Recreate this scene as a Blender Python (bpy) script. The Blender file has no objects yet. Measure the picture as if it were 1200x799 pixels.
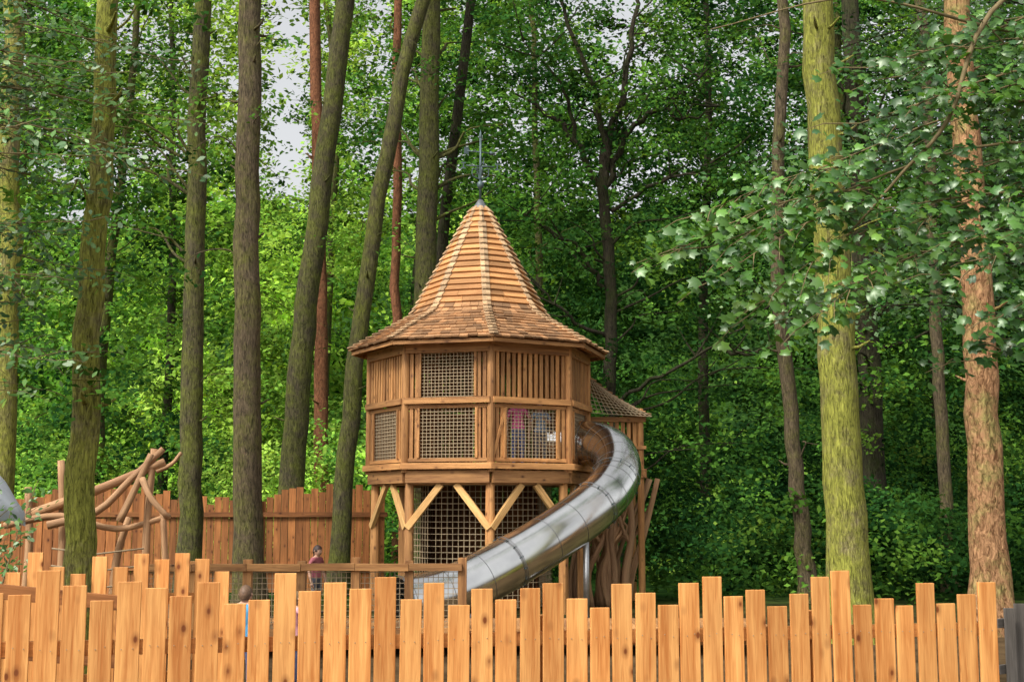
import bpy, math, random
import numpy as np
from mathutils import Vector, Matrix
R=math.radians
random.seed(7); rng=np.random.default_rng(11)
scene=bpy.context.scene
scene.view_settings.view_transform='Standard'
scene.view_settings.look='None'
scene.view_settings.exposure=0

# ------------------------------------------------------------ helpers
def link(o,parent=None):
    scene.collection.objects.link(o)
    if parent: o.parent=parent
    return o
def empty(name,loc=(0,0,0)):
    e=bpy.data.objects.new(name,None); e.location=loc; e.empty_display_size=.3
    return link(e)
class MB:
    def __init__(s): s.v=[];s.f=[];s.lc=[];s.t=[];s.sm=[];s.mi=[]
    def raw(s,vs,fs,lc=None,tint=None,smooth=False,mi=0):
        b=len(s.v); s.v+= [tuple(p) for p in vs]
        if lc is None: lc=vs
        s.lc+=[tuple(p) for p in lc]
        t=random.random() if tint is None else tint
        s.t+=[t]*len(vs)
        s.f+=[tuple(b+i for i in f) for f in fs]; s.sm+=[smooth]*len(fs); s.mi+=[mi]*len(fs)
    def hexa(s,p,dims,tint=None,mi=0):
        o=Vector((random.uniform(-50,50),random.uniform(-50,50),random.uniform(-50,50)))
        u=[(0,0,0),(1,0,0),(1,1,0),(0,1,0),(0,0,1),(1,0,1),(1,1,1),(0,1,1)]
        lc=[(o[0]+a*dims[0],o[1]+b*dims[1],o[2]+c*dims[2]) for a,b,c in u]
        s.raw(p,[(0,3,2,1),(4,5,6,7),(0,1,5,4),(1,2,6,5),(2,3,7,6),(3,0,4,7)],lc,tint,False,mi)
    def board(s,a,b,w,t,side=(1,0,0),tint=None,mi=0,w2=None):
        a=Vector(a);b=Vector(b);d=(b-a);L=d.length;d.normalize()
        x=Vector(side); x=x-d*x.dot(d)
        if x.length<1e-4: x=d.orthogonal()
        x.normalize(); y=d.cross(x)
        w2=w if w2 is None else w2
        p=[a-x*w/2-y*t/2,a+x*w/2-y*t/2,a+x*w/2+y*t/2,a-x*w/2+y*t/2,
           b-x*w2/2-y*t/2,b+x*w2/2-y*t/2,b+x*w2/2+y*t/2,b-x*w2/2+y*t/2]
        s.hexa(p,(w,t,L),tint,mi)
    def tube(s,path,rad,seg=8,tint=None,mi=0,cap=True,rough=0,smooth=True):
        path=[Vector(p) for p in path]; n=len(path)
        if not hasattr(rad,'__len__'): rad=[rad]*n
        o=Vector((random.uniform(-50,50),random.uniform(-50,50),random.uniform(-50,50)))
        vs=[];lc=[];L=0
        t0=(path[1]-path[0]).normalized(); x=t0.orthogonal().normalized()
        ph=random.uniform(0,6)
        for i,p in enumerate(path):
            t=(path[min(i+1,n-1)]-path[max(i-1,0)]).normalized()
            x=(x-t*x.dot(t)).normalized(); y=t.cross(x)
            if i: L+=(p-path[i-1]).length
            for k in range(seg):
                a=2*math.pi*k/seg
                r=rad[i]
                if rough: r*=1+rough*(math.sin(3*a+ph+L*.3)*.5+math.sin(5*a+ph*2-L*.5)*.3+random.uniform(-.3,.3))
                q=x*math.cos(a)*r+y*math.sin(a)*r
                vs.append(p+q); lc.append((o[0]+math.cos(a)*rad[i],o[1]+math.sin(a)*rad[i],o[2]+L))
        fs=[]
        for i in range(n-1):
            for k in range(seg):
                k2=(k+1)%seg
                fs.append((i*seg+k,i*seg+k2,(i+1)*seg+k2,(i+1)*seg+k))
        if cap: fs.append(tuple(range(seg-1,-1,-1))); fs.append(tuple((n-1)*seg+k for k in range(seg)))
        s.raw(vs,fs,lc,tint,smooth,mi)
    def net(s,a,b,c,d,nu,nv,r):
        a,b,c,d=map(Vector,(a,b,c,d))
        def P(u,v): return (a*(1-u)+b*u)*(1-v)+(d*(1-u)+c*u)*v
        for i in range(nu+1):
            u=i/nu; s.tube([P(u,0),P(u,.5),P(u,1)],r,4,smooth=False,cap=False)
        for j in range(nv+1):
            v=j/nv; s.tube([P(0,v),P(.5,v),P(1,v)],r,4,smooth=False,cap=False)
    def obj(s,name,mats,parent=None,bevel=0,loc=None):
        me=bpy.data.meshes.new(name); me.from_pydata(s.v,[],s.f)
        me.attributes.new('lc','FLOAT_VECTOR','POINT').data.foreach_set('vector',np.array(s.lc,dtype=np.float32).ravel())
        me.attributes.new('tint','FLOAT','POINT').data.foreach_set('value',np.array(s.t,dtype=np.float32))
        me.polygons.foreach_set('use_smooth',s.sm); me.polygons.foreach_set('material_index',s.mi)
        if not isinstance(mats,(list,tuple)): mats=[mats]
        for m in mats: me.materials.append(m)
        me.update()
        o=bpy.data.objects.new(name,me); link(o,parent)
        if bevel:
            m=o.modifiers.new('bevel','BEVEL'); m.width=bevel; m.segments=2; m.limit_method='ANGLE'
        return o
def smooth_path(pts,n=6):
    P=[Vector(p) for p in pts]; P=[P[0]*2-P[1]]+P+[P[-1]*2-P[-2]]; out=[]
    for i in range(1,len(P)-2):
        for k in range(n):
            t=k/n; a,b,c,d=P[i-1:i+3]
            out.append(.5*((2*b)+(c-a)*t+(2*a-5*b+4*c-d)*t*t+(3*b-a-3*c+d)*t**3))
    out.append(P[-2]); return out

# ------------------------------------------------------------ materials
def newmat(name):
    m=bpy.data.materials.new(name); m.use_nodes=True; nt=m.node_tree
    for n in list(nt.nodes): nt.nodes.remove(n)
    out=nt.nodes.new('ShaderNodeOutputMaterial'); return m,nt,out
def N(nt,t,**kw):
    n=nt.nodes.new(t)
    for k,v in kw.items():
        if k.startswith('i_'): n.inputs[k[2:].replace('_',' ')].default_value=v
        else: setattr(n,k,v)
    return n
def ramp(nt,stops,interp='LINEAR'):
    n=nt.nodes.new('ShaderNodeValToRGB'); r=n.color_ramp; r.interpolation=interp
    while len(r.elements)<len(stops): r.elements.new(.5)
    for e,(p,c) in zip(r.elements,stops): e.position=p; e.color=(*c,1) if len(c)==3 else c
    return n
def mixc(nt,a,b,f,mode='MIX'):
    n=nt.nodes.new('ShaderNodeMix'); n.data_type='RGBA'; n.blend_type=mode
    for sock,val in ((n.inputs[0],f),(n.inputs[6],a),(n.inputs[7],b)):
        if isinstance(val,bpy.types.NodeSocket): nt.links.new(val,sock)
        elif isinstance(val,(int,float)): sock.default_value=val
        else: sock.default_value=(*val,1)
    return n.outputs[2]
def wood(name,dark,light,knots=True,rough=.65,var=.45,grey=0,greycol=(.26,.22,.17),blotch=.7):
    m,nt,out=newmat(name); L=nt.links
    lc=N(nt,'ShaderNodeAttribute',attribute_name='lc'); ti=N(nt,'ShaderNodeAttribute',attribute_name='tint')
    mp=N(nt,'ShaderNodeMapping'); mp.inputs['Scale'].default_value=(1,1,.06); L.new(lc.outputs['Vector'],mp.inputs['Vector'])
    n1=N(nt,'ShaderNodeTexNoise',i_Scale=60.0,i_Detail=3.0,i_Distortion=.8); L.new(mp.outputs[0],n1.inputs['Vector'])
    n2=N(nt,'ShaderNodeTexNoise',i_Scale=14.0,i_Detail=2.0,i_Distortion=.5); L.new(mp.outputs[0],n2.inputs['Vector'])
    n3=N(nt,'ShaderNodeTexNoise',i_Scale=1.9,i_Detail=3.0); L.new(lc.outputs['Vector'],n3.inputs['Vector'])
    a=N(nt,'ShaderNodeMath',operation='MULTIPLY_ADD'); L.new(n1.outputs[0],a.inputs[0]); a.inputs[1].default_value=.6
    b=N(nt,'ShaderNodeMath',operation='MULTIPLY_ADD'); L.new(n2.outputs[0],b.inputs[0]); b.inputs[1].default_value=.9; b.inputs[2].default_value=-.26
    L.new(b.outputs[0],a.inputs[2])
    rp=ramp(nt,[(.28,dark),(.68,light)]); L.new(a.outputs[0],rp.inputs[0])
    col=rp.outputs[0]
    if knots:
        mk=N(nt,'ShaderNodeMapping'); mk.inputs['Scale'].default_value=(1,1,.6); L.new(lc.outputs['Vector'],mk.inputs['Vector'])
        vo=N(nt,'ShaderNodeTexVoronoi',i_Scale=7.5); L.new(mk.outputs[0],vo.inputs['Vector'])
        kr=ramp(nt,[(.07,(1,1,1)),(.12,(.45,.45,.45)),(.26,(0,0,0))]); L.new(vo.outputs['Distance'],kr.inputs[0])
        col=mixc(nt,col,(dark[0]*.38,dark[1]*.28,dark[2]*.25),kr.outputs[0])
    s=N(nt,'ShaderNodeMath',operation='MULTIPLY_ADD'); L.new(ti.outputs['Fac'],s.inputs[0]); s.inputs[1].default_value=var; s.inputs[2].default_value=1-var*.6
    s2=N(nt,'ShaderNodeMath',operation='MULTIPLY_ADD'); L.new(n3.outputs[0],s2.inputs[0]); s2.inputs[1].default_value=blotch; s2.inputs[2].default_value=1-blotch*.5
    s3=N(nt,'ShaderNodeMath',operation='MULTIPLY'); L.new(s.outputs[0],s3.inputs[0]); L.new(s2.outputs[0],s3.inputs[1])
    cc=N(nt,'ShaderNodeCombineXYZ'); [L.new(s3.outputs[0],cc.inputs[i]) for i in range(3)]
    col=mixc(nt,col,cc.outputs[0],1.0,'MULTIPLY')
    if grey:
        gm=N(nt,'ShaderNodeMath',operation='MULTIPLY'); L.new(n3.outputs[0],gm.inputs[0]); gm.inputs[1].default_value=grey
        col=mixc(nt,col,greycol,gm.outputs[0])
    p=N(nt,'ShaderNodeBsdfPrincipled',i_Roughness=rough); p.inputs['Specular IOR Level'].default_value=.3
    L.new(col,p.inputs['Base Color'])
    bp=N(nt,'ShaderNodeBump',i_Strength=.3,i_Distance=.01); L.new(n1.outputs[0],bp.inputs['Height']); L.new(bp.outputs[0],p.inputs['Normal'])
    L.new(p.outputs[0],out.inputs[0]); return m
def bark(name,dark,light,moss,mossamt,flaky=False):
    m,nt,out=newmat(name); L=nt.links
    tc=N(nt,'ShaderNodeTexCoord')
    mp=N(nt,'ShaderNodeMapping'); mp.inputs['Scale'].default_value=(1,1,.2 if not flaky else .4); L.new(tc.outputs['Object'],mp.inputs['Vector'])
    n1=N(nt,'ShaderNodeTexNoise',i_Scale=34.0 if not flaky else 18.0,i_Detail=4.0,i_Roughness=.72,i_Distortion=1.0); L.new(mp.outputs[0],n1.inputs['Vector'])
    n2=N(nt,'ShaderNodeTexNoise',i_Scale=2.2,i_Detail=5.0,i_Roughness=.8); L.new(tc.outputs['Object'],n2.inputs['Vector'])
    rp=ramp(nt,[(.36,dark),(.64,light)]); L.new(n1.outputs[0],rp.inputs[0])
    lo=.72-mossamt*.5
    mr=ramp(nt,[(max(lo-.12,0),(0,0,0)),(min(lo+.12,1),(1,1,1))]); L.new(n2.outputs[0],mr.inputs[0])
    mc=ramp(nt,[(.34,tuple(c*.22 for c in moss)),(.62,tuple(c*1.15 for c in moss))]); L.new(n1.outputs[0],mc.inputs[0])
    col=mixc(nt,rp.outputs[0],mc.outputs[0],mr.outputs[0])
    p=N(nt,'ShaderNodeBsdfPrincipled',i_Roughness=.9); p.inputs['Specular IOR Level'].default_value=.15
    L.new(col,p.inputs['Base Color'])
    bp=N(nt,'ShaderNodeBump',i_Strength=1.0,i_Distance=.035); L.new(n1.outputs[0],bp.inputs['Height']); L.new(bp.outputs[0],p.inputs['Normal'])
    L.new(p.outputs[0],out.inputs[0]); return m
def leafmat(name,trans=.35,gl=.06):
    m,nt,out=newmat(name); L=nt.links
    c=N(nt,'ShaderNodeAttribute',attribute_name='leafcol')
    df=N(nt,'ShaderNodeBsdfDiffuse'); L.new(c.outputs['Color'],df.inputs[0])
    tr=N(nt,'ShaderNodeBsdfTranslucent'); L.new(mixc(nt,c.outputs['Color'],(1.6,1.45,.7),1.0,'MULTIPLY'),tr.inputs[0])
    mx=N(nt,'ShaderNodeMixShader'); mx.inputs[0].default_value=trans; L.new(df.outputs[0],mx.inputs[1]); L.new(tr.outputs[0],mx.inputs[2])
    if gl:
        go=N(nt,'ShaderNodeBsdfGlossy',i_Roughness=.4); go.inputs[0].default_value=(.9,1,.85,1)
        mx2=N(nt,'ShaderNodeMixShader'); mx2.inputs[0].default_value=gl; L.new(mx.outputs[0],mx2.inputs[1]); L.new(go.outputs[0],mx2.inputs[2]); mx=mx2
    L.new(mx.outputs[0],out.inputs[0]); return m
def plain(name,col,rough=.6,metal=0,noise=.15,nscale=20):
    m,nt,out=newmat(name); L=nt.links
    tc=N(nt,'ShaderNodeTexCoord'); n=N(nt,'ShaderNodeTexNoise',i_Scale=float(nscale),i_Detail=3.0); L.new(tc.outputs['Object'],n.inputs['Vector'])
    rp=ramp(nt,[(.3,tuple(c*(1-noise) for c in col)),(.7,tuple(min(1,c*(1+noise)) for c in col))]); L.new(n.outputs[0],rp.inputs[0])
    p=N(nt,'ShaderNodeBsdfPrincipled',i_Roughness=rough,i_Metallic=float(metal)); L.new(rp.outputs[0],p.inputs['Base Color'])
    L.new(p.outputs[0],out.inputs[0]); return m

M_fence=wood('larch_fence_wood',(.50,.18,.042),(.80,.395,.125),True,.6,.28,blotch=.5)
M_tower=wood('oak_tower_wood',(.27,.112,.034),(.60,.295,.10),True,.7,.55,.15)
M_brace=wood('pale_oak',(.52,.28,.095),(.78,.49,.20),False,.7,.3)
M_roof=wood('cedar_shingle',(.36,.155,.05),(.66,.33,.12),False,.75,.6,.25,(.26,.19,.13))
M_shin=wood('weathered_cedar_shingle',(.25,.115,.045),(.54,.28,.12),False,.8,.85,.4,(.24,.18,.12))
M_hip=wood('weathered_shingle',(.42,.25,.12),(.68,.45,.24),False,.8,.6,.4)
M_brown=wood('stained_brown_wood',(.20,.070,.02),(.42,.165,.05),True,.7,.55)
M_log=wood('peeled_log',(.26,.13,.06),(.52,.30,.15),False,.75,.4,.2)
M_net=plain('rope_net',(.34,.26,.16),.9)
M_grey=wood('grey_weathered_wood',(.09,.08,.07),(.18,.16,.14),False,.8,.4)
M_darkmetal=plain('dark_iron',(.05,.08,.09),.45,.4)
M_lead=plain('lead_cap',(.16,.17,.18),.5,.5)
B_moss=bark('mossy_bark',(.055,.042,.022),(.26,.215,.125),(.31,.32,.06),.62)
B_mid=bark('half_mossy_bark',(.03,.026,.016),(.13,.11,.065),(.15,.165,.035),.44)
B_brown=bark('brown_bark',(.038,.030,.018),(.17,.13,.08),(.15,.15,.04),.30)
B_dark=bark('dark_bark',(.016,.014,.010),(.07,.058,.038),(.055,.07,.02),.3)
B_pine=bark('pine_bark',(.10,.045,.018),(.50,.28,.14),(.30,.28,.09),.26,True)
B_red=bark('red_pine_bark',(.09,.035,.018),(.30,.13,.065),(.12,.1,.04),.1,True)
B_twig=plain('twig_bark',(.16,.12,.05),.8)
LF=leafmat('leaf_green'); LFN=leafmat('leaf_maple',.42,.06); LFF=leafmat('leaf_distant',.34,0)

def steel():
    m,nt,out=newmat('polished_stainless_steel'); L=nt.links
    lc=N(nt,'ShaderNodeAttribute',attribute_name='lc')
    n2=N(nt,'ShaderNodeTexNoise',i_Scale=2.5,i_Detail=4.0); L.new(lc.outputs['Vector'],n2.inputs['Vector'])
    rp=ramp(nt,[(.3,(.72,.71,.69)),(.7,(.90,.89,.86))]); L.new(n2.outputs[0],rp.inputs[0])
    r2=ramp(nt,[(.3,(.12,.12,.12)),(.7,(.22,.22,.22))]); L.new(n2.outputs[0],r2.inputs[0])
    p=N(nt,'ShaderNodeBsdfPrincipled',i_Metallic=1.0); L.new(rp.outputs[0],p.inputs['Base Color']); L.new(r2.outputs[0],p.inputs['Roughness'])
    L.new(p.outputs[0],out.inputs[0]); return m
M_steel=steel()

# ------------------------------------------------------------ leaves
T_far=(np.array([(0,0,0),(.5,.32,.07),(1,0,-.06),(.5,-.32,.07)]),np.array([(0,1,2,3)]))
T_oak=(np.array([(0,0,0),(.3,.17,.03),(.62,.26,.04),(.85,.15,0),(1,0,-.06),(.85,-.15,0),(.62,-.26,.04),(.3,-.17,.03)]),np.array([(0,1,2,3,4,5,6,7)]))
_ang=[180,-140,-108,-80,-52,-27,0,27,52,80,108,140]; _rad=[.28,.34,.48,.36,.62,.42,.72,.42,.62,.36,.48,.34]
_mv=[(.35,0,.04)]+[(.35+r*math.cos(R(a)),r*math.sin(R(a)),-.12*r/.6) for a,r in zip(_ang,_rad)]
T_maple=(np.array(_mv),np.array([(0,1+i,1+(i+1)%12) for i in range(12)]))
HS=np.array([0,.35,.65,1.0]); HC=np.array([(.013,.056,.019),(.034,.108,.024),(.098,.220,.030),(.27,.40,.065)])
def leaves(name,pos,nrm,size,tint,hue,T,mat,parent=None):
    tv,tf=T; M=len(pos); k=len(tv)
    nrm=nrm/np.linalg.norm(nrm,axis=1,keepdims=True)
    r=rng.normal(size=(M,3)); t=r-nrm*(r*nrm).sum(1,keepdims=True); t/=np.linalg.norm(t,axis=1,keepdims=True)
    b=np.cross(nrm,t)
    V=pos[:,None,:]+size[:,None,None]*(tv[None,:,0:1]*t[:,None,:]+tv[None,:,1:2]*b[:,None,:]+tv[None,:,2:3]*nrm[:,None,:])
    F=(tf[None]+(np.arange(M)*k)[:,None,None]).reshape(-1,tf.shape[1])
    me=bpy.data.meshes.new(name); me.vertices.add(M*k); me.vertices.foreach_set('co',V.astype(np.float32).ravel())
    me.loops.add(F.size); me.loops.foreach_set('vertex_index',F.astype(np.int32).ravel())
    me.polygons.add(len(F)); me.polygons.foreach_set('loop_start',(np.arange(len(F))*F.shape[1]).astype(np.int32))
    me.update(calc_edges=True)
    col=np.stack([np.interp(hue,HS,HC[:,i]) for i in range(3)]+[np.ones(M)],1); col[:,:3]*=tint[:,None]
    me.attributes.new('leafcol','FLOAT_COLOR','POINT').data.foreach_set('color',np.repeat(col,k,axis=0).astype(np.float32).ravel())
    me.materials.append(mat)
    return link(bpy.data.objects.new(name,me),parent)
class Leafs:
    def __init__(s): s.p=[];s.n=[];s.s=[];s.t=[];s.h=[]
    def clusters(s,C,rad,flat,nl,size,hue,tint,gap=None):
        C=np.asarray(C)
        if gap is not None: C=C[gap(C)]
        K=len(C)
        if K==0: return C
        u=rng.normal(size=(K,nl,3)); u/=np.linalg.norm(u,axis=2,keepdims=True); u*=rng.random((K,nl,1))**.45
        rr=rad*rng.uniform(.6,1.4,(K,1,1))
        off=u*rr; off[:,:,2]*=flat
        sl=rng.normal(0,.3,(K,1,2)); off[:,:,2]+= (off[:,:,:2]*sl).sum(2)-.25*(off[:,:,0]**2+off[:,:,1]**2)/rr[:,:,0]
        P=(C[:,None,:]+off).reshape(-1,3)
        ct=rng.uniform(.25,1.5,(K,1)); ch=rng.normal(0,.1,(K,1))+.18*(ct-.9)  # wide clump tones paint the contrast of lit leaves and dark gaps
        n=rng.normal(0,.5,(K*nl,3)); n[:,2]+=.8; n[:,1]-=.45
        s.p.append(P); s.n.append(n); s.s.append(size*rng.uniform(.65,1.25,K*nl))
        s.t.append((tint*ct*rng.uniform(.75,1.25,(K,nl))).ravel()); s.h.append(np.clip(hue+ch+rng.normal(0,.05,(K,nl)),0,1).ravel())
        return C
    def crown(s,c,r,ncl,clr,nl,size,hue,tint,flat=.35,gap=None):
        u=rng.normal(size=(ncl,3)); u/=np.linalg.norm(u,axis=1,keepdims=True); u*=rng.uniform(.35,1,(ncl,1))**.6
        C=np.array(c)+u*np.array(r)
        C=C[C[:,2]>.2]
        return s.clusters(C,clr,flat,nl,size,hue,tint,gap)
    def build(s,name,T,mat,parent=None):
        if not s.p: return
        return leaves(name,np.concatenate(s.p),np.concatenate(s.n),np.concatenate(s.s),np.concatenate(s.t),np.concatenate(s.h),T,mat,parent)
# openings in the canopy where the sky shows (clearings in the wood)
def canopy_gap(C):
    a=C[:,0]/C[:,1]; e=(C[:,2]-1.7)/C[:,1]
    keep=np.ones(len(C),bool); q=rng.random(len(C))
    keep&=~((a>-.205)&(a<-.158)&(e>.25)&(q<.88))
    keep&=~((a>-.12)&(a<-.09)&(e>.35)&(q<.65))
    keep&=~((a>.03)&(a<.10)&(e>.35)&(q<.55))
    keep&=~((a>-.33)&(a<-.28)&(e>.36)&(q<.5))
    return keep

# ------------------------------------------------------------ ground + added hill (dark backdrop that closes off the sky)
def ground():
    xs=np.linspace(-260,260,131); ys=np.concatenate([np.linspace(-40,70,45),np.linspace(73,170,48),np.linspace(180,520,20)])
    X,Y=np.meshgrid(xs,ys); t=np.clip((Y-76)/80,0,1); Z=(t*t*(3-2*t))*36  # rise added behind the trees to keep sky out of leaf gaps
    Z+=np.clip(t*4,0,1)*(np.sin(X*.21+Y*.1)*1.2+np.sin(X*.07-Y*.2)*1.5+rng.normal(0,.8,X.shape))
    v=np.stack([X,Y,Z],-1).reshape(-1,3); nx=len(xs); f=[]
    for j in range(len(ys)-1):
        for i in range(nx-1): f.append((j*nx+i,j*nx+i+1,(j+1)*nx+i+1,(j+1)*nx+i))
    me=bpy.data.meshes.new('ground'); me.from_pydata(v.tolist(),[],f); me.polygons.foreach_set('use_smooth',[True]*len(f))
    m,nt,out=newmat('forest_floor'); L=nt.links; tc=N(nt,'ShaderNodeTexCoord')
    n=N(nt,'ShaderNodeTexNoise',i_Scale=1.3,i_Detail=7.0,i_Roughness=.7); L.new(tc.outputs['Object'],n.inputs['Vector'])
    r1=ramp(nt,[(.35,(.04,.028,.015)),(.65,(.13,.085,.045))]); L.new(n.outputs[0],r1.inputs[0])
    r2=ramp(nt,[(.38,(.006,.020,.006)),(.62,(.035,.08,.015))]); L.new(n.outputs[0],r2.inputs[0])
    sx=N(nt,'ShaderNodeSeparateXYZ'); L.new(tc.outputs['Object'],sx.inputs[0])
    mr=N(nt,'ShaderNodeMapRange'); mr.inputs[1].default_value=18; mr.inputs[2].default_value=26; L.new(sx.outputs[1],mr.inputs[0])
    col=mixc(nt,r1.outputs[0],r2.outputs[0],mr.outputs[0])
    p=N(nt,'ShaderNodeBsdfDiffuse'); L.new(col,p.inputs[0])
    L.new(p.outputs[0],out.inputs[0]); me.materials.append(m); link(bpy.data.objects.new('ground',me))
ground()

# ------------------------------------------------------------ woodland masses
def hue_at(x,y):  # yellower towards the left: sunlit foliage painted into the leaf hue
    a=x/y
    if a<-.05: return .60+.30*math.exp(-((a+.23)/.12)**2)+random.uniform(-.2,.1)
    if a<.12: return .46+random.uniform(-.2,.14)
    return .43+random.uniform(-.2,.24)
D=Leafs()
for ly,dep in enumerate((50,59,68)):
    step=4.1+ly*.4; zmax=.43*dep+4; x=-.48*dep
    while x<.48*dep:
        z=1.5+ly
        while z<zmax:
            cx=x+random.uniform(-1.3,1.3); cy=dep+random.uniform(-3,3); cz=z+random.uniform(-1.2,1.2)
            r=random.uniform(2.6,3.6); h=hue_at(cx,cy); low=cz<.28*cy; a_=cx/cy
            D.crown((cx,cy,cz),(r,r*.7,r*.9),26,1.15,48,.27+.035*ly,h,((1.8 if a_<-.03 else 1.1) if low else 1.1)*random.uniform(.5,1.3),.45,canopy_gap)  # low left crowns tinted brighter as painted sunlit patches
            z+=step
        x+=step
D.build('distant_woodland_foliage',T_far,LFF)
U=Leafs()
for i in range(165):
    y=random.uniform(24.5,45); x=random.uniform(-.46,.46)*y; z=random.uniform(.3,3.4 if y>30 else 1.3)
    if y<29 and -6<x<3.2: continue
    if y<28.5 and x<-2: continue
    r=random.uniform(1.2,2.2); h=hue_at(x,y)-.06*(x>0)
    U.crown((x,y,z),(r*1.3,r,r*.8),17,.65,62,.135,h,(1.55 if x<0 else .8)*random.uniform(.6,1.3),.55)  # sun on left shrubs and shade on right ones painted by tint
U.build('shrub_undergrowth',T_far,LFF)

def limbs(mb,base,targets,r0):
    for t in targets:
        a=Vector(base); b=Vector(t); m=a.lerp(b,.5)+Vector((random.uniform(-.3,.3),random.uniform(-.3,.3),random.uniform(.1,.6)))
        m2=a.lerp(b,.25)+Vector((0,0,random.uniform(0,.4)))
        pts=smooth_path([a,m2,m,b],4); n=len(pts)
        mb.tube(pts,[r0*(1-.85*i/(n-1)) for i in range(n)],6,cap=False)
def tree(name,pts,r0,r1,mat,crowns=(),leafspec=None,flare=1.5,stubs=0,seg=16,extra=None,wob=.018,hue=.45,tint=1.0,gap=canopy_gap,nlimb=6,shoots=0):
    P=[Vector(p) for p in pts]
    e=empty(name,(0,0,0)); mb=MB()
    path=smooth_path(P,max(4,28//(len(P)-1)))
    path=[p+Vector((random.gauss(0,wob),random.gauss(0,wob),0)) if i else p for i,p in enumerate(path)]
    path=[path[0]-Vector((0,0,.3))]+path
    z0=P[0][2];zt=P[-1][2]; rad=[]
    for p in path:
        f=max(0,(p[2]-z0)/(zt-z0)); rad.append((r0*(1-f)+r1*f)*(1+(flare-1)*math.exp(-max(0,p[2]-z0)/.45)))
    mb.tube(path,rad,seg,rough=.07)
    for i in range(stubs):
        k=random.randrange(6,len(path)-4); p=path[k]; a=random.uniform(0,6.28); l=rad[k]+random.uniform(.08,.4)
        mb.tube([p,p+Vector((math.cos(a)*l*.7,math.sin(a)*l*.7,.05)),p+Vector((math.cos(a)*l,math.sin(a)*l,.12))],[.035,.022,.01],6)
    if extra: extra(mb)
    if crowns or shoots:
        L=Leafs()
        for i in range(shoots):
            k=random.randrange(7,len(path)-6); p=path[k]; a=random.choice([random.uniform(-1,1),random.uniform(2.2,4.2)]); l=rad[k]+random.uniform(.35,1.0)
            q=p+Vector((math.cos(a)*l,math.sin(a)*l-.2,random.uniform(0,.35)))
            limbs(mb,p,[q],.018); L.clusters([tuple(q),tuple(p.lerp(q,.7)+Vector((0,0,.1)))],.38,.5,22,.11,hue+.12,tint*1.1,None)
        for c,r,n in crowns:
            clr,nl,sz=leafspec or (.8,50,.15)
            C=L.crown(c,r,n,clr,nl,sz,min(.95,max(.1,hue+random.uniform(-.14,.12))),tint*random.uniform(.65,1.25),.36,gap)
            if len(C):
                for j in rng.choice(len(C),min(len(C),nlimb),replace=False):
                    q=Vector(C[j]); bp=min(path,key=lambda p:abs(p[2]-(q[2]-.9)))
                    limbs(mb,bp,[q],max(.025,r1*.3))
        L.build('foliage',T_far,LFF,e)
    mb.obj('trunk',mat,e)
    return e
def top(x0,z0,x1,z1,k=1.45):
    return x0+(x1-x0)*k, z0+(z1-z0)*k
def simple(name,y,xb,xt,r0,r1,mat,**kw):
    zt=1.7+.412*y; X,Z=top(xb,0,xt,zt)
    pts=[(xb,y,0),(xb+(X-xb)*.3+random.uniform(-.08,.08),y,Z*.3),(xb+(X-xb)*.65+random.uniform(-.08,.08),y,Z*.65),(X,y,Z)]
    cr=[((X,y+.5,Z+.5),(2.6,2.6,2.2),14)]+kw.pop('cr',[])
    return tree(name,pts,r0,r1*.75,mat,cr,kw.pop('ls',(.8,36,.22)),**kw)
simple('oak_tree',20,-7.9,-8.15,.20,.17,B_moss,shoots=4)
simple('alder_tree',13.5,-4.50,-4.43,.165,.115,B_moss,stubs=8,shoots=5)
simple('alder_tree',24,-5.95,-6.02,.225,.18,B_mid,stubs=9,shoots=7,cr=[((-7.0,24,9.6),(2.2,1.2,1.5),14),((-8.6,24.5,8.0),(1.8,1.2,1.5),12)],ls=(.7,48,.14),hue=.45)
simple('alder_tree',20,-4.03,-4.27,.235,.20,B_brown,stubs=12,shoots=5)
tree('beech_tree',[(-4.83,28,0),(-4.72,28,3.6),(-4.42,28,7.4),(-3.8,28,13.2),(-3.2,28,19)],.29,.17,B_mid,[((-3.2,28,19),(2.6,2.6,2),14)],(.9,40,.22),stubs=6,shoots=5)
simple('scots_pine_tree',34,-5.0,-5.45,.2,.17,B_red,stubs=6,shoots=5)
tree('beech_tree',[(-3.5,26,0),(-3.3,26,3.5),(-3.0,26,6.4),(-2.3,26,10.8),(-1.45,26,14.1),(-1,26,18)],.2,.12,B_mid,[((-1,26,18),(2.5,2.5,2),14)],(.9,40,.22),stubs=5,shoots=8)
simple('beech_tree',30,-2.2,-2.05,.3,.24,B_mid,stubs=5,shoots=9,cr=[((-1.2,30.8,13.2),(2.2,1.5,1.5),18),((-.6,30.6,10.2),(1.8,1,1.4),16),((-3.4,31.2,11.6),(1.2,1,1.6),12)],ls=(.8,50,.15))
tree('beech_tree',[(-1.95,31,0),(-1.9,31,4),(-1.75,31,8),(-1.05,31,14.5),(-.8,31,19)],.17,.1,B_dark,[((-.8,31,19),(2.3,2.3,2),12)],(.9,40,.22))
simple('scots_pine_tree',33,-2.9,-3.15,.14,.12,B_red,stubs=4,shoots=4)
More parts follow.
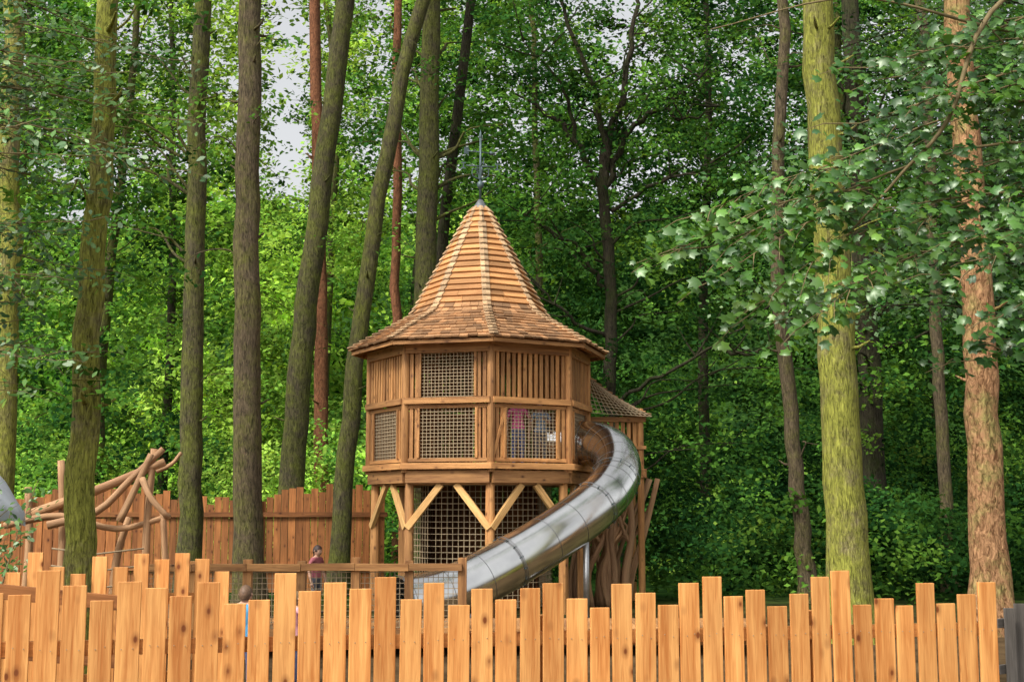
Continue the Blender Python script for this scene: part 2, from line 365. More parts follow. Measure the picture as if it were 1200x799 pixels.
def spread(mb):
    segs=[[(2.4,32,9.6),(1.6,32,11.2),(.9,32,11.8),(.1,32,12.4)],[(2.35,32,9.8),(3.0,32,11.4),(4.0,32,12.0),(5.1,32,13)],
     [(2.4,32,10.3),(2.2,31.6,12.1),(1.4,31.4,14),(1.0,31.4,16)],[(2.4,32,10.4),(3.0,31.7,13),(3.2,31.7,15),(3.6,31.7,17)],
     [(2.5,32,9.2),(3.6,31.6,9.9),(4.6,31.2,10.1),(6,31,11)],[(2.4,32,7.2),(1.7,31.6,8.2),(1.0,31.3,8.5),(.2,31.2,9.1)],
     [(2.4,32,4.2),(3.7,31.2,5.0),(5.0,30.8,5.7),(6.4,30.6,6.7)],[(2.4,32,6),(1.2,31.4,6.6),(.6,31.2,7.3)],
     [(4.0,32,12.0),(4.4,31.8,11.6),(5.3,31.6,11.9)],[(5.0,30.8,5.7),(5.6,30.6,5.4),(6.4,30.5,5.6)],[(1.6,32,11.2),(1.2,31.7,12.6),(.3,31.6,13.6)]]
    for k,s in enumerate(segs):
        pts=smooth_path(s,5); n=len(pts); r=.10 if k<4 else .06
        mb.tube([p+Vector((random.gauss(0,.05),0,random.gauss(0,.05))) for p in pts],[r*(1-.75*i/(n-1)) for i in range(n)],7,cap=False)
        for q in range(5):
            a=pts[random.randrange(n//3,n)]; d=Vector((random.uniform(-1,1),random.uniform(-.5,.3),random.uniform(-.1,.9)))
            mb.tube(smooth_path([a,a+d*.6,a+d*1.3+Vector((0,0,.1))],3),[.03,.026,.022,.018,.014,.011,.008],5,cap=False)
tree('sycamore_tree',[(2.55,32,0),(2.45,32,4),(2.5,32,7),(2.35,32,9.8),(2.4,32,11)],.2,.13,B_dark,
 [((.4,31.5,9.6),(2.6,1.2,2.0),32),((5.0,31.4,9.4),(2.6,1.2,2.4),42),((2.9,32.0,5.8),(3.2,1.2,2.0),38),((6.6,31.0,6.0),(2.4,1.4,2.0),36),((2.6,31.6,13.4),(4,1.4,1.8),38),((5.5,31.8,3.4),(2.8,1.2,1.6),28),((1.6,31.6,11.8),(2.6,1.0,1.5),20),((3.8,31.4,11.6),(2.2,1.0,1.2),14)],(.72,58,.14),extra=spread,hue=.40,tint=1.05,nlimb=3,shoots=5)
tree('birch_tree',[(5.48,24,0),(5.3,24,2.5),(5.06,24,6.5),(5.35,24,11.6),(5.5,24,15)],.155,.09,B_brown,[((5.6,24,14.5),(2.2,2.2,1.5),12)],(.65,50,.12),stubs=7,hue=.4,shoots=8)
simple('sycamore_tree',17,4.4,4.27,.275,.235,B_moss,stubs=12,seg=20,shoots=3)
simple('scots_pine_tree',18,6.59,6.55,.25,.20,B_pine,stubs=9,seg=20,flare=1.7)
simple('alder_tree',27,9.1,8.95,.14,.11,B_brown,shoots=6)
simple('oak_tree',30,8.5,8.3,.3,.22,B_dark,cr=[((8.0,29,6.0),(2.4,1.4,2.0),30),((9,29,10.2),(2.6,1.4,2.0),30),((11.2,28.5,7.5),(2,1.2,2.2),24),((7.2,29,12),(2,1.2,1.5),20)],ls=(.75,56,.14),hue=.43,tint=1.05)
fb=random.Random(5)
for i,(x,y,h,nm) in enumerate([(-15,38,.58,'oak_tree'),(-11.5,42,.75,'beech_tree'),(-6.9,46,.85,'beech_tree'),(-3.2,44,.68,'sycamore_tree'),(.6,40,.48,'sycamore_tree'),(6.2,41,.42,'sycamore_tree'),(9.8,38,.44,'sycamore_tree'),(13.4,40,.55,'oak_tree'),(16.5,38,.46,'oak_tree'),(-18,46,.65,'oak_tree'),(-10.6,33,.5,'beech_tree')]):
    zt=.42*y+1.7; cr=[]
    for k in range(8):
        z=zt*(.2+.115*k); cr.append(((x+fb.uniform(-2.4,2.4),y-1.3+fb.uniform(-.6,.6),z),(fb.uniform(2.3,3.3),1.5,1.8),22))
    tree(nm,[(x,y,0),(x+fb.uniform(-.3,.3),y,zt*.4),(x+fb.uniform(-.5,.5),y,zt*.8),(x+fb.uniform(-.8,.8),y,zt*1.15)],fb.uniform(.13,.22),.07,B_dark if i%2 else B_mid,cr,(.8,56,.175),hue=h,tint=1.3 if x<-2 else 1.0,seg=9,nlimb=2)  # left crowns tinted lighter, sunlight put into the leaf colour

# ------------------------------------------------------------ near branches (sprays)
def spray(mb,L,a,b,r0,ntw,twl,nl,size,hue,tint,sag=.12,face=.8):
    a=Vector(a);b=Vector(b); m=a.lerp(b,.5)+Vector((0,0,(b-a).length*sag)); pts=smooth_path([a,m,b],7); n=len(pts)
    mb.tube(pts,[max(.003,r0*(1-.85*i/(n-1))) for i in range(n)],6,cap=False)
    d0=(b-a).normalized(); side=d0.cross(Vector((0,0,1))).normalized()
    for k in range(ntw):
        f=.12+.88*k/(ntw-1); p=pts[min(n-1,int(f*(n-1)))]; sg=1 if k%2 else -1
        l=twl*random.uniform(.6,1.2)*(1.05-.4*f)
        d=(d0*random.uniform(.4,1)+side*sg*random.uniform(.3,1)+Vector((0,0,random.uniform(-.5,.25)))).normalized()
        if k==ntw-1: d=d0
        q=[p,p+d*l*.5,p+d*l+Vector((0,0,-.15*l))]
        mb.tube(q,[.006,.004,.002],4,cap=False)
        tk=random.uniform(.65,1.3)
        for j in range(nl):
            t=(j+random.random())/nl; c=q[0].lerp(q[2],t)+Vector([random.gauss(0,size*.65) for _ in range(3)])
            L.p.append(np.array([c])); nn=np.array([[random.gauss(0,.55),random.gauss(-face,.5),.75]]); L.n.append(nn)
            L.s.append(np.array([size*random.uniform(.5,1.2)])); L.t.append(np.array([tint*tk*random.uniform(.7,1.25)])); L.h.append(np.array([min(1,max(0,hue+random.gauss(0,.08)))]))
e=empty('maple_tree'); mb=MB(); L=Leafs()
mb.tube(smooth_path([(6.0,9.6,-.2),(5.95,9.6,2.5),(5.8,9.5,5),(5.6,9.4,8.5)],6),[.2-.005*i for i in range(19)],12,rough=.06)
boughs=[((5.9,9.5,3.2),(2.35,8.7,3.75)),((5.9,9.5,3.4),(2.9,8.4,3.25)),((5.9,9.5,4.0),(1.35,8.6,3.48)),((5.8,9.5,4.4),(1.9,8.9,4.0)),((5.8,9.5,4.6),(2.4,8.6,4.35)),
 ((5.8,9.5,3.6),(3.2,8.3,2.95)),((5.8,9.4,5.0),(2.7,9.3,5.0)),((5.7,9.4,5.4),(2.9,9.2,4.9)),((5.7,9.4,5.6),(3.0,9.0,5.5)),((5.9,9.5,3.0),(3.3,9.0,2.75)),((5.9,9.5,4.2),(3.0,9.0,4.0)),((5.9,9.5,4.6),(3.2,8.8,4.6)),((5.9,9.5,3.7),(2.1,9.3,3.1)),((5.9,9.5,3.8),(3.4,8.2,3.5)),((5.9,9.5,3.9),(2.7,8.8,3.65)),((5.9,9.5,3.6),(2.9,8.6,3.45)),((5.9,9.5,5.0),(3.4,8.9,5.0))]
for a,b in boughs:
    spray(mb,L,a,b,.020,22,.72,16,.085,random.uniform(.36,.62),random.uniform(.9,1.3),.13)
for a,b in (((2.6,9.0,4.0),(1.08,8.5,3.42)),((2.7,8.9,3.9),(1.35,8.4,3.22)),((2.6,8.9,3.7),(1.6,8.6,3.0)),((2.8,9,4.2),(1.3,8.8,3.75)),((2.9,8.9,3.5),(2.0,8.5,2.95))):
    spray(mb,L,a,b,.008,14,.42,10,.09,random.uniform(.5,.66),random.uniform(1.0,1.25),.06)
mb.tube(smooth_path([(5.7,9.4,6.6),(3.6,8.8,5.4),(3.1,8.8,4.45),(2.75,8.8,4.05),(2.35,8.8,3.6)],6),[.024-.0007*i for i in range(25)],7)
mb.tube(smooth_path([(5.7,9.4,4.9),(3.7,9.3,5.3),(2.6,9.3,5.55),(1.5,9.3,5.3)],6),[.018-.0008*i for i in range(19)],6)
mb.obj('trunk',B_twig,e); L.build('foliage',T_maple,LFN,e)
e=empty('oak_tree'); mb=MB(); L=Leafs()
mb.tube(smooth_path([(-7.4,11.5,-.2),(-7.3,11.5,2.5),(-7.2,11.5,5),(-7.1,11.5,9.5)],6),[.3-.008*i for i in range(19)],12,rough=.06)
for k in range(42):
    z=[random.uniform(5.0,7.4),random.uniform(3.8,7),random.uniform(2.6,4.6)][k%3]
    lim=-3.6 if z>4.6 else -4.05
    y=random.uniform(11,13.2); x=random.uniform(-5.2,lim)
    if k in(3,4): x,y,z=-3.35,12.2,5.0+.5*(k-3)
    spray(mb,L,(-7.2,11.6,z+random.uniform(-.9,.4)),(x,y,z),.018,18,.7,14,.09,random.uniform(.36,.68),random.uniform(.8,1.5),.08)
mb.obj('trunk',B_twig,e); L.build('foliage',T_oak,LF,e)
e=empty('beech_tree'); mb=MB(); L=Leafs()
mb.tube(smooth_path([(9.4,21,0),(9.4,21,5),(9.3,21,9),(9.1,21,14)],6),[.2-.006*i for i in range(19)],10,rough=.06)
for k in range(26):
    z=random.uniform(4.2,10.5); x=random.uniform(3.6,7.8); y=random.uniform(19.5,22.5)
    spray(mb,L,(9.3,21,z+random.uniform(-.5,1)),(x,y,z),.022,18,1.0,12,.13,random.uniform(.35,.62),random.uniform(.75,1.25),.06)
mb.obj('trunk',B_dark,e); L.build('foliage',T_far,LF,e)
e=empty('hazel_shrub'); mb=MB(); L=Leafs()
for k in range(9):
    a=random.uniform(0,6.28); spray(mb,L,(-5.9,14.6,0),(-5.9+math.cos(a)*.7,14.6+math.sin(a)*.5,random.uniform(1.3,2.3)),.012,9,.4,7,.09,.55,1.2,.1)
mb.obj('stems',B_twig,e); L.build('foliage',T_oak,LF,e)

# ------------------------------------------------------------ front picket fence
heights=[1.20,1.19,1.33,1.24,1.15,1.26,1.22,1.17,1.25,1.12,1.14,1.30,1.19,1.24,1.20,1.27,1.13,1.23,1.09,1.19,1.12,1.19,1.22,1.12,1.06,1.21,1.15,1.07,1.21,1.25,1.12,1.16,1.05,1.13,1.24,1.28,1.05,1.09,1.04,1.19,1.05,1.11,1.19]
y0,ms=8.36,.213
def fy(x): return y0+ms*x
fd=Vector((1,ms,0)).normalized(); fnrm=Vector((ms,-1,0)).normalized()
e=empty('picket_fence',(0,0,0)); mb=MB(); x0=-3.07; dx=.1515
xs=[(x0+dx*i,h) for i,h in enumerate(heights)]+[(x0-dx*(i+1),random.uniform(1.1,1.3)) for i in range(14)]
for x,h in xs:
    tl=Vector((random.gauss(0,.004),0,0)); w=.134+random.uniform(-.006,.005); off=fnrm*random.uniform(0,.008)
    mb.board(Vector((x,fy(x),.04))+off,Vector((x,fy(x),h+.01))+tl+off,w,.022,fd)
mb.obj('pickets',M_fence,e,bevel=.004)
mb=MB()
for x,h in xs:
    for z in(.30,.88):
        for s_ in(-.03,.03):
            c=Vector((x,fy(x),z+random.uniform(-.012,.012)))+fd*(s_+random.uniform(-.008,.008))+fnrm*.0185; mb.tube([c,c+fnrm*.0025],.0032,8)
mb.obj('screws',plain('screw_steel',(.35,.28,.2),.4,.6),e)
mb=MB()
xa,xb=x0-dx*14.5,x0+dx*42.5
for z in(.30,.88):
    n=3
    for i in range(n):
        a=xa+(xb-xa)*i/n; b=xa+(xb-xa)*(i+1)/n-.005
        mb.board(Vector((a,fy(a),z))-fnrm*.036,Vector((b,fy(b),z))-fnrm*.036,.09,.04,(0,0,1))
x=xa+.1
while x<xb: mb.board(Vector((x,fy(x),0))-fnrm*.105,Vector((x,fy(x),1.02))-fnrm*.105,.09,.09,fd); x+=1.8
mb.obj('rails_and_posts',M_fence,e,bevel=.004)
e=empty('weathered_fence'); mb=MB()
for i in range(22):
    x=4.42+.13*i; mb.board((x,11.6+.1*i,0),(x,11.6+.1*i,.86+random.uniform(-.03,.03)),.095,.02)
for z in(.3,.7): mb.board((4.3,11.56+.03,z),(7.3,13.7+.03,z),.08,.03,(0,0,1))
mb.obj('boards',M_grey,e,bevel=.003)

e=empty('picket_fence'); mb=MB()
hs=[1.36,1.24,1.40,1.28,1.22,1.36,1.27,1.38,1.33,1.38,1.33,1.22]
for i,h in enumerate(hs):
    x=-4.25+.158*i; y=10.6+.06*i; mb.board((x,y,.03),(x,y,h-.05),.125,.022)
for i in range(10):
    x=-4.25-.158*(i+1); y=10.6-.06*(i+1); mb.board((x,y,.03),(x,y,random.uniform(1.15,1.3)),.125,.022)
for z in(.3,.95): mb.board((-5.9,10.02,z),(-2.5,11.31,z),.09,.04,(0,0,1))
mb.obj('pickets',M_fence,e,bevel=.003)
e=empty('handrail_ramp'); mb=MB()
mb.board((-4.6,9.6,1.18),(-2.9,10.0,.98),.11,.05,(0,0,1)); mb.board((-4.6,9.6,.75),(-2.9,10.0,.55),.11,.05,(0,0,1))
for x in(-4.4,-3.7,-3.0): mb.board((x,9.66+(x+4.6)*.24,0),(x,9.66+(x+4.6)*.24,1.16-(x+4.6)*.12),.08,.08)
mb.obj('timbers',M_brown,e,bevel=.004)

e=empty('walkway_railing'); mb=MB(); nb=MB()
def rl(x): return 15.0+.06*(x+4)
xx=[-4.3+ .62*i for i in range(7)]
for i,x in enumerate(xx):
    mb.board((x,rl(x),0),(x,rl(x),1.10+random.uniform(0,.06)),.10,.10,(1,0,0))
    if i<len(xx)-1:
        x2=xx[i+1]
        nb.net((x+.05,rl(x),.35),(x2-.05,rl(x2),.35),(x2-.05,rl(x2),.98),(x+.05,rl(x),.98),9,10,.005)
for a,b in zip(xx[:-1],xx[1:]):
    for z in(1.04,.3): mb.board((a,rl(a)-.075,z),(b-.004,rl(b)-.075,z+random.uniform(-.01,.01)),.085,.04,(0,0,1))
mb.obj('posts_and_rails',M_tower,e,bevel=.004); nb.obj('netting',M_net,e)
e=empty('timber_walkway'); mb=MB()
for i in range(52):
    x=-4.4+.145*i; mb.board((x,15.15,.32),(x,16.6,.32),.135,.03)
for y in(15.3,16.4): mb.board((-4.4,y,.22),(3.1,y,.22),.1,.15)
mb.obj('deck_boards',M_tower,e)

e=empty('boarded_fence'); mb=MB()
x=-12.5
while x<-2.6:
    mb.board((x,27,0),(x,27,2.0+random.choice([-.06,.03,.1,0])+.14*math.sin(x*1.3)),.145,.022); x+=.155
x=-12.5
while x<-2.6: mb.board((x,26.9,0),(x,26.9,2.0),.1,.1); x+=2.4
for z in(.5,1.6): mb.board((-12.5,26.95,z),(-2.6,26.95,z),.1,.05,(0,0,1))
mb.obj('boards',M_brown,e)
e=empty('boarded_fence'); mb=MB()
for i in range(14):
    x=-7.9+.155*i; mb.board((x,19,0),(x,19,1.5+random.uniform(-.1,.1)),.14,.022)
for z in(.4,1.2): mb.board((-8,19.04,z),(-5.7,19.04,z),.1,.04,(0,0,1))
mb.obj('boards',M_brown,e)

e=empty('log_climbing_frame'); mb=MB(); nb=MB()
def lg(pts,r=.06): 
    p=smooth_path(pts,4); mb.tube(p,[r*(1-.25*i/len(p)) for i in range(len(p))],9,rough=.1)
lg([(-6.3,17,1.65),(-5.5,17,1.95),(-4.6,17,2.33)],.07); lg([(-6.0,16.7,1.5),(-5.4,16.8,1.68),(-5.0,16.9,2.1),(-4.62,17,2.5)],.055)
lg([(-5.1,16.8,1.55),(-4.9,16.8,2.0),(-4.72,16.8,2.42)],.05); lg([(-4.8,16.7,2.1),(-4.65,16.6,1.85),(-4.42,16.6,1.6)],.045)
lg([(-5.95,17.1,0),(-5.93,17.1,1.3),(-6.0,17.1,2.35)],.06); lg([(-4.78,17,0),(-4.8,17,1.4),(-4.74,17,2.5)],.055)
lg([(-6.5,17.3,0),(-6.45,17.3,1.2),(-6.5,17.3,2.0)],.06); lg([(-6.6,16.8,1.5),(-5.9,16.9,1.62),(-5.2,17,1.45),(-4.5,17,1.62)],.05)
lg([(-5.3,17.2,0),(-5.25,17.2,1.0),(-5.1,17.2,1.6)],.055); lg([(-4.7,17,2.2),(-4.5,17,2.3),(-4.38,17,2.45)],.03)
lg([(-4.45,17,0),(-4.52,17,.8),(-4.6,17,1.7)],.05)
for i in range(5): nb.tube([(-6.0,16.9,1.2-.22*i),(-5.4,16.85,1.13-.22*i),(-4.8,16.9,1.2-.22*i)],.012,5)
mb.obj('logs',M_log,e); nb.obj('ropes',M_net,e)

e=empty('garden_parasol'); mb=MB(); cx,cy=-6.60,15.5
rings=[(0.03,2.42),(.28,2.25),(.52,1.98),(.68,1.72),(.76,1.62),(.77,1.5)]; vs=[];fs=[]
for r,z in rings:
    for k in range(48):
        a=2*math.pi*k/48; s_=abs(math.sin(4*a)); rr=r*(1-.09*s_); vs.append((cx+rr*math.cos(a),cy+rr*math.sin(a),z+.10*s_*r))
for i in range(5):
    for k in range(48): fs.append((i*48+k,i*48+(k+1)%48,(i+1)*48+(k+1)%48,(i+1)*48+k))
mb.raw(vs,fs,smooth=True); mb.obj('canopy',plain('grey_canvas',(.45,.49,.54),.85,0,.12,5),e)
mb=MB(); mb.tube([(cx,cy,0),(cx,cy,1.2),(cx,cy,2.47)],.025,10); mb.tube([(cx,cy,0),(cx,cy,.1)],[.25,.22],20)
for k in range(8):
    a=k*math.pi/4; mb.tube([(cx,cy,1.5),(cx+.4*math.cos(a),cy+.4*math.sin(a),2.05)],.008,5)
mb.obj('pole',M_darkmetal,e)

# ------------------------------------------------------------ TOWER
TC=Vector((-.57,22.5,0)); tw=empty('play_tower')
def C(k,r,z,off=7): a=R(off+45*k); return Vector((TC[0]+r*math.sin(a),TC[1]-r*math.cos(a),z))
RW=1.92; DZ=2.40
fr=MB(); nt_=MB(); br=MB()
for k in range(8):
    a0=C(k,RW,0); a1=C(k+1,RW,0); d=(a1-a0); Ls=d.length; d.normalize(); nrm=Vector((d[1],-d[0],0))
    if nrm.dot((a0+a1)/2-TC)<0: nrm=-nrm
    def W(s,z,o=0): return Vector((a0[0],a0[1],z))+d*s+nrm*o
    back=k in(2,3,4,5)
    fr.tube([W(0,DZ-.1),W(0,3.4),W(0,4.36)],.065,10,rough=.05)
    fr.board(W(-.04,DZ,.085),W(Ls+.04,DZ,.085),.10,.05,(0,0,1),tint=.9)
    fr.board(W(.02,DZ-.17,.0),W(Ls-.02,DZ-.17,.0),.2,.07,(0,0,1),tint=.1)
    fr.board(W(.0,3.46,.07),W(Ls,3.46,.07),.10,.045,(0,0,1))
    fr.board(W(.06,3.37,0),W(Ls-.06,3.37,0),.06,.05,(0,0,1))
    fr.board(W(-.03,4.33,.02),W(Ls+.03,4.33,.02),.17,.08,(0,0,1),tint=.35)
    fr.board(W(.06,2.50,0),W(Ls-.06,2.50,0),.06,.05,(0,0,1))
    typ={7:'net'}.get(k,'slat')
    sl=.062
    if back:  # back sides boarded nearly shut, added to darken the view inside
        s_=.11
        while s_<Ls-.07:
            fr.board(W(s_,2.52),W(s_,3.35),.088,.025,d); fr.board(W(s_,3.52),W(s_,4.25),.088,.025,d); s_+=.1
        fr.board(C(k,1.8,0),C(k,1.8,2.13),.15,.15); fr.board(C(k,1.80,2.17),C(k+1,1.80,2.17),.14,.12,(0,0,1),tint=.2)
        continue
    for s_ in(.11,.20,Ls-.20,Ls-.11): fr.board(W(s_,2.52),W(s_,3.35),sl,.028,d)
    nt_.net(W(.24,2.53,.0),W(Ls-.24,2.53,.0),W(Ls-.24,3.34,.0),W(.24,3.34,.0),15,14,.0075)
    fr.board(W(.24,2.53,.03),W(.24,3.34,.03),.045,.03,d); fr.board(W(Ls-.24,2.53,.03),W(Ls-.24,3.34,.03),.045,.03,d)
    if typ=='net':
        for s_ in(.11,.20,Ls-.20,Ls-.11): fr.board(W(s_,3.52),W(s_,4.25),sl,.028,d)
        nt_.net(W(.26,3.53,.0),W(Ls-.26,3.53,.0),W(Ls-.26,4.24,.0),W(.26,4.24,.0),15,13,.0075)
        fr.board(W(.26,3.52,.03),W(.26,4.24,.03),.045,.03,d); fr.board(W(Ls-.26,3.52,.03),W(Ls-.26,4.24,.03),.045,.03,d)
    else:
        s_=.11
        while s_<Ls-.07: fr.board(W(s_,3.52,random.uniform(-.01,.01)),W(s_,4.25,0),sl,.028,d); s_+=.104
    p=C(k,1.80,0); q=C(k,1.80,2.13)
    fr.tube([p,(p+q)/2,q],[.085,.08,.075],12,rough=.05)
    for sg in(1,-1):
        nx=C(k+sg,1.80,2.13); dd=(nx-q).normalized()
        n2=Vector((math.sin(R(7+45*k)),-math.cos(R(7+45*k)),0))*.075
        br.board(p+Vector((0,0,1.40))+dd*.02+n2,q+dd*.58+Vector((0,0,-.02))+n2*.7,.11,.07,dd)
    nx=C(k+1,1.80,2.17); br_t=C(k,1.80,2.17); fr.board(br_t,nx,.14,.12,(0,0,1),tint=.2)
a0=C(0,RW,0);a1=C(1,RW,0);d=(a1-a0).normalized(); n_=Vector((d[1],-d[0],0))
fr.board(C(0,RW,2.55)+n_*.03+d*.02,C(0,RW,3.35)+n_*.03+d*.26,.05,.02,d)
fr.obj('frame_and_slats',M_tower,tw,bevel=.004); br.obj('pale_braces',M_brace,tw,bevel=.006)
fl=MB()
for i in range(27):
    x=-1.82+.14*i; h=math.sqrt(max(.05,1.80**2-x*x)); fl.board((TC[0]+x,TC[1]-h,2.40),(TC[0]+x,TC[1]+h,2.40),.132,.035)
for i in range(7):
    x=-1.5+.5*i; h=math.sqrt(max(.05,1.75**2-x*x)); fl.board((TC[0]+x,TC[1]-h,2.31),(TC[0]+x,TC[1]+h,2.31),.07,.13)
fl.obj('floor',M_tower,tw)
for k in range(-2,3):
    nt_.net(C(k,1.28,.1),C(k+1,1.28,.1),C(k+1,1.28,2.1),C(k,1.28,2.1),10,20,.009)
nt_.obj('netting',M_net,tw)
shade_core=MB()  # boards added under the deck, darkened to stand in for shade there
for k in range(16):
    a=R(12*k); shade_core.board((TC[0]+math.cos(a)*1.0,TC[1]+.1+math.sin(a)*.95,0),(TC[0]+math.cos(a)*1.0,TC[1]+.1+math.sin(a)*.95,2.2),.19,.03,(math.sin(a),-math.cos(a),0),tint=random.uniform(-.9,-.3))
shade_core.obj('added_shade_core',M_brown,tw)
prof=[(.12,7.08),(.62,6.17),(1.18,5.12),(1.30,5.01),(1.50,4.90),(1.85,4.71),(2.30,4.45)]
seg=[0]
for a,b in zip(prof[:-1],prof[1:]): seg.append(seg[-1]+math.hypot(b[0]-a[0],b[1]-a[1]))
def pr(s):
    s=min(max(s,0),seg[-1])
    for i in range(len(seg)-1):
        if s<=seg[i+1]+1e-9:
            t=(s-seg[i])/(seg[i+1]-seg[i]); return prof[i][0]+(prof[i+1][0]-prof[i][0])*t,prof[i][1]+(prof[i+1][1]-prof[i][1])*t
rf=MB(); rs=MB(); hp=MB(); nC=28; st=seg[-1]/nC
for k in range(8):
    for j in range(nC):
        s1=(j+1)*st; s0=j*st-.035; r0,z0=pr(s0); r1,z1=pr(s1)
        dr,dz=(pr(s1)[0]-pr(s1-.05)[0]),(pr(s1)[1]-pr(s1-.05)[1]); l=math.hypot(dr,dz); nr,nz=-dz/l,dr/l
        upper=s1<seg[2]+.02; th_=.05 if upper else .034
        T0=(C(k,r0+nr*.004,z0+nz*.004),C(k+1,r0+nr*.004,z0+nz*.004)); T0b=(C(k,r0-nr*.012,z0-nz*.012),C(k+1,r0-nr*.012,z0-nz*.012))
        T1=(C(k,r1+nr*th_,z1+nz*th_),C(k+1,r1+nr*th_,z1+nz*th_)); T1b=(C(k,r1+nr*.004,z1+nz*.004),C(k+1,r1+nr*.004,z1+nz*.004))
        wid=(T1[1]-T1[0]).length
        n=max(1,int(round(wid/(.55 if upper else .15))))
        cuts=[0]+sorted((i+random.uniform(-.25,.25))/n for i in range(1,n))+[1]
        for c0,c1 in zip(cuts[:-1],cuts[1:]):
            g=.003/wid; c0+=g;c1-=g
            def q(pr_,c): return pr_[0].lerp(pr_[1],c)
            sh=Vector((0,0,random.uniform(-.012,.008)*(0.4 if upper else 1)))
            p=[q(T1b,c0)+sh,q(T0b,c0),q(T0,c0),q(T1,c0)+sh,q(T1b,c1)+sh,q(T0b,c1),q(T0,c1),q(T1,c1)+sh]
            (rf if upper else rs).hexa(p,(st,.02,wid*(c1-c0)))
        def H(s,lift): rr,zz=pr(s); return C(k,rr+nr*lift,zz+nz*lift)
        sd=(C(k+1,1,0)-C(k-1,1,0)).normalized(); hw=.07 if j>2 else .04
        A=H(s0,.020);B=H(s1+.01,.070)
        outw=(C(k,1,0)-TC).normalized(); drop=-outw*.028; th=Vector((0,0,-.02))
        for sg in(-1,1):
            p=[B+th,A+th,A,B,B+sd*hw*sg+drop+th,A+sd*hw*sg+drop+th,A+sd*hw*sg+drop,B+sd*hw*sg+drop]
            hp.hexa(p,(st,.02,hw),random.random())
rf.obj('upper_roof_boards',M_roof,tw); rs.obj('flared_roof_shingles',M_shin,tw); hp.obj('hip_caps',M_hip,tw)
ra=MB()
for k in range(8):
    ra.board(C(k,1.5,4.72),C(k,2.24,4.40),.07,.09,(C(k+1,1,0)-C(k-1,1,0)))
    for f in(.25,.5,.75):
        a=C(k,1.5,4.70).lerp(C(k+1,1.5,4.70),f); b=C(k,2.2,4.40).lerp(C(k+1,2.2,4.40),f); ra.board(a,b,.05,.07,(C(k+1,1,0)-C(k,1,0)))
    ra.board(C(k,2.24,4.40),C(k+1,2.24,4.40),.06,.03,(0,0,1),tint=.2)
ra.obj('rafters_and_fascia',M_tower,tw)
cp=MB(); x,y=TC[0],TC[1]
cp.tube([(x,y,6.98),(x,y,7.05),(x,y,7.14),(x,y,7.22)],[.19,.15,.09,.04],16); cp.obj('lead_cap',M_lead,tw)
wv=MB(); wv.tube([(x,y,7.2),(x,y,7.8),(x,y,8.38)],.02,8)
wv.tube([(x,y,7.40),(x,y,7.46),(x,y,7.53),(x,y,7.58)],[.01,.06,.06,.01],12)
wv.tube([(x,y,8.34),(x,y,8.38),(x,y,8.52)],[.01,.03,.003],8)
for a in(12,102,192,282):
    dx_,dy_=math.cos(R(a)),math.sin(R(a)); wv.tube([(x,y,7.84),(x+dx_*.26,y+dy_*.26,7.84)],.013,6)
    c=Vector((x+dx_*.31,y+dy_*.31,7.84)); s_=Vector((dx_,dy_,0))
    wv.board(c-Vector((0,0,.06)),c+Vector((0,0,.06)),.022,.014,s_); wv.board(c-s_*.04+Vector((0,0,.05)),c+s_*.045+Vector((0,0,.05)),.022,.013,(0,0,1)); wv.board(c-s_*.04-Vector((0,0,.05)),c+s_*.045-Vector((0,0,.05)),.022,.013,(0,0,1))
    wv.tube(smooth_path([(x+dx_*.02,y+dy_*.02,7.60),(x+dx_*.14,y+dy_*.14,7.66),(x+dx_*.14,y+dy_*.14,7.79),(x+dx_*.05,y+dy_*.05,7.76)],4),.010,5)
wv.tube([(x-.24,y-.10,8.1),(x+.18,y+.08,8.1)],.012,6); wv.tube([(x+.17,y+.075,8.1),(x+.28,y+.12,8.1)],[.045,.004],6)
wv.board((x-.25,y-.105,8.04),(x-.25,y-.105,8.16),.09,.008,(1,.45,0))
wv.obj('weather_vane',plain('verdigris_iron',(.09,.13,.14),.5,.3),tw)

# ------------------------------------------------------------ entrance porch behind right with crooked log legs
en=empty('tower_entrance_porch'); mb=MB(); lgm=MB()
ex0,ex1,ey0,ey1=.95,2.30,23.0,24.6
for x in(ex0+.3,ex1): 
    for y in(ey0,ey1): mb.tube([(x,y,.0 if x>2 else 2.2),(x,y,2.3),(x,y,3.5 if x>2 else 4.1)],.06,9,rough=.05)
mb.board((ex0,ey0-.06,2.34),(ex1+.1,ey0-.06,2.34),.16,.05,(0,0,1)); mb.board((ex0,ey0-.06,3.3),(ex1+.1,ey0-.06,3.3),.09,.04,(0,0,1)); mb.board((ex0,ey0-.06,2.8),(ex1+.1,ey0-.06,2.8),.06,.04,(0,0,1))
mb.board((ex1+.06,ey0-.1,2.34),(ex1+.06,ey1,2.34),.16,.05,(0,0,1))
x=1.15
while x<ex1+.1: mb.board((x,ey0-.02,2.4),(x,ey0-.02,3.27),.07,.025); x+=.105
y=ey0+.1
while y<ey1: mb.board((ex1+.05,y,2.4),(ex1+.05,y,3.3),.07,.025,(0,1,0)); y+=.11
for i in range(13): mb.board((ex0+.1*i+.1,ey0,2.38),(ex0+.1*i+.1,ey1,2.38),.095,.03)
mb.obj('frame',M_tower,en,bevel=.004)
rm=MB(); cr=[(.95,4.33),(1.32,4.10),(1.70,3.80),(2.08,3.54),(2.48,3.36)]
P=smooth_path([(a,0,b) for a,b in cr],4)
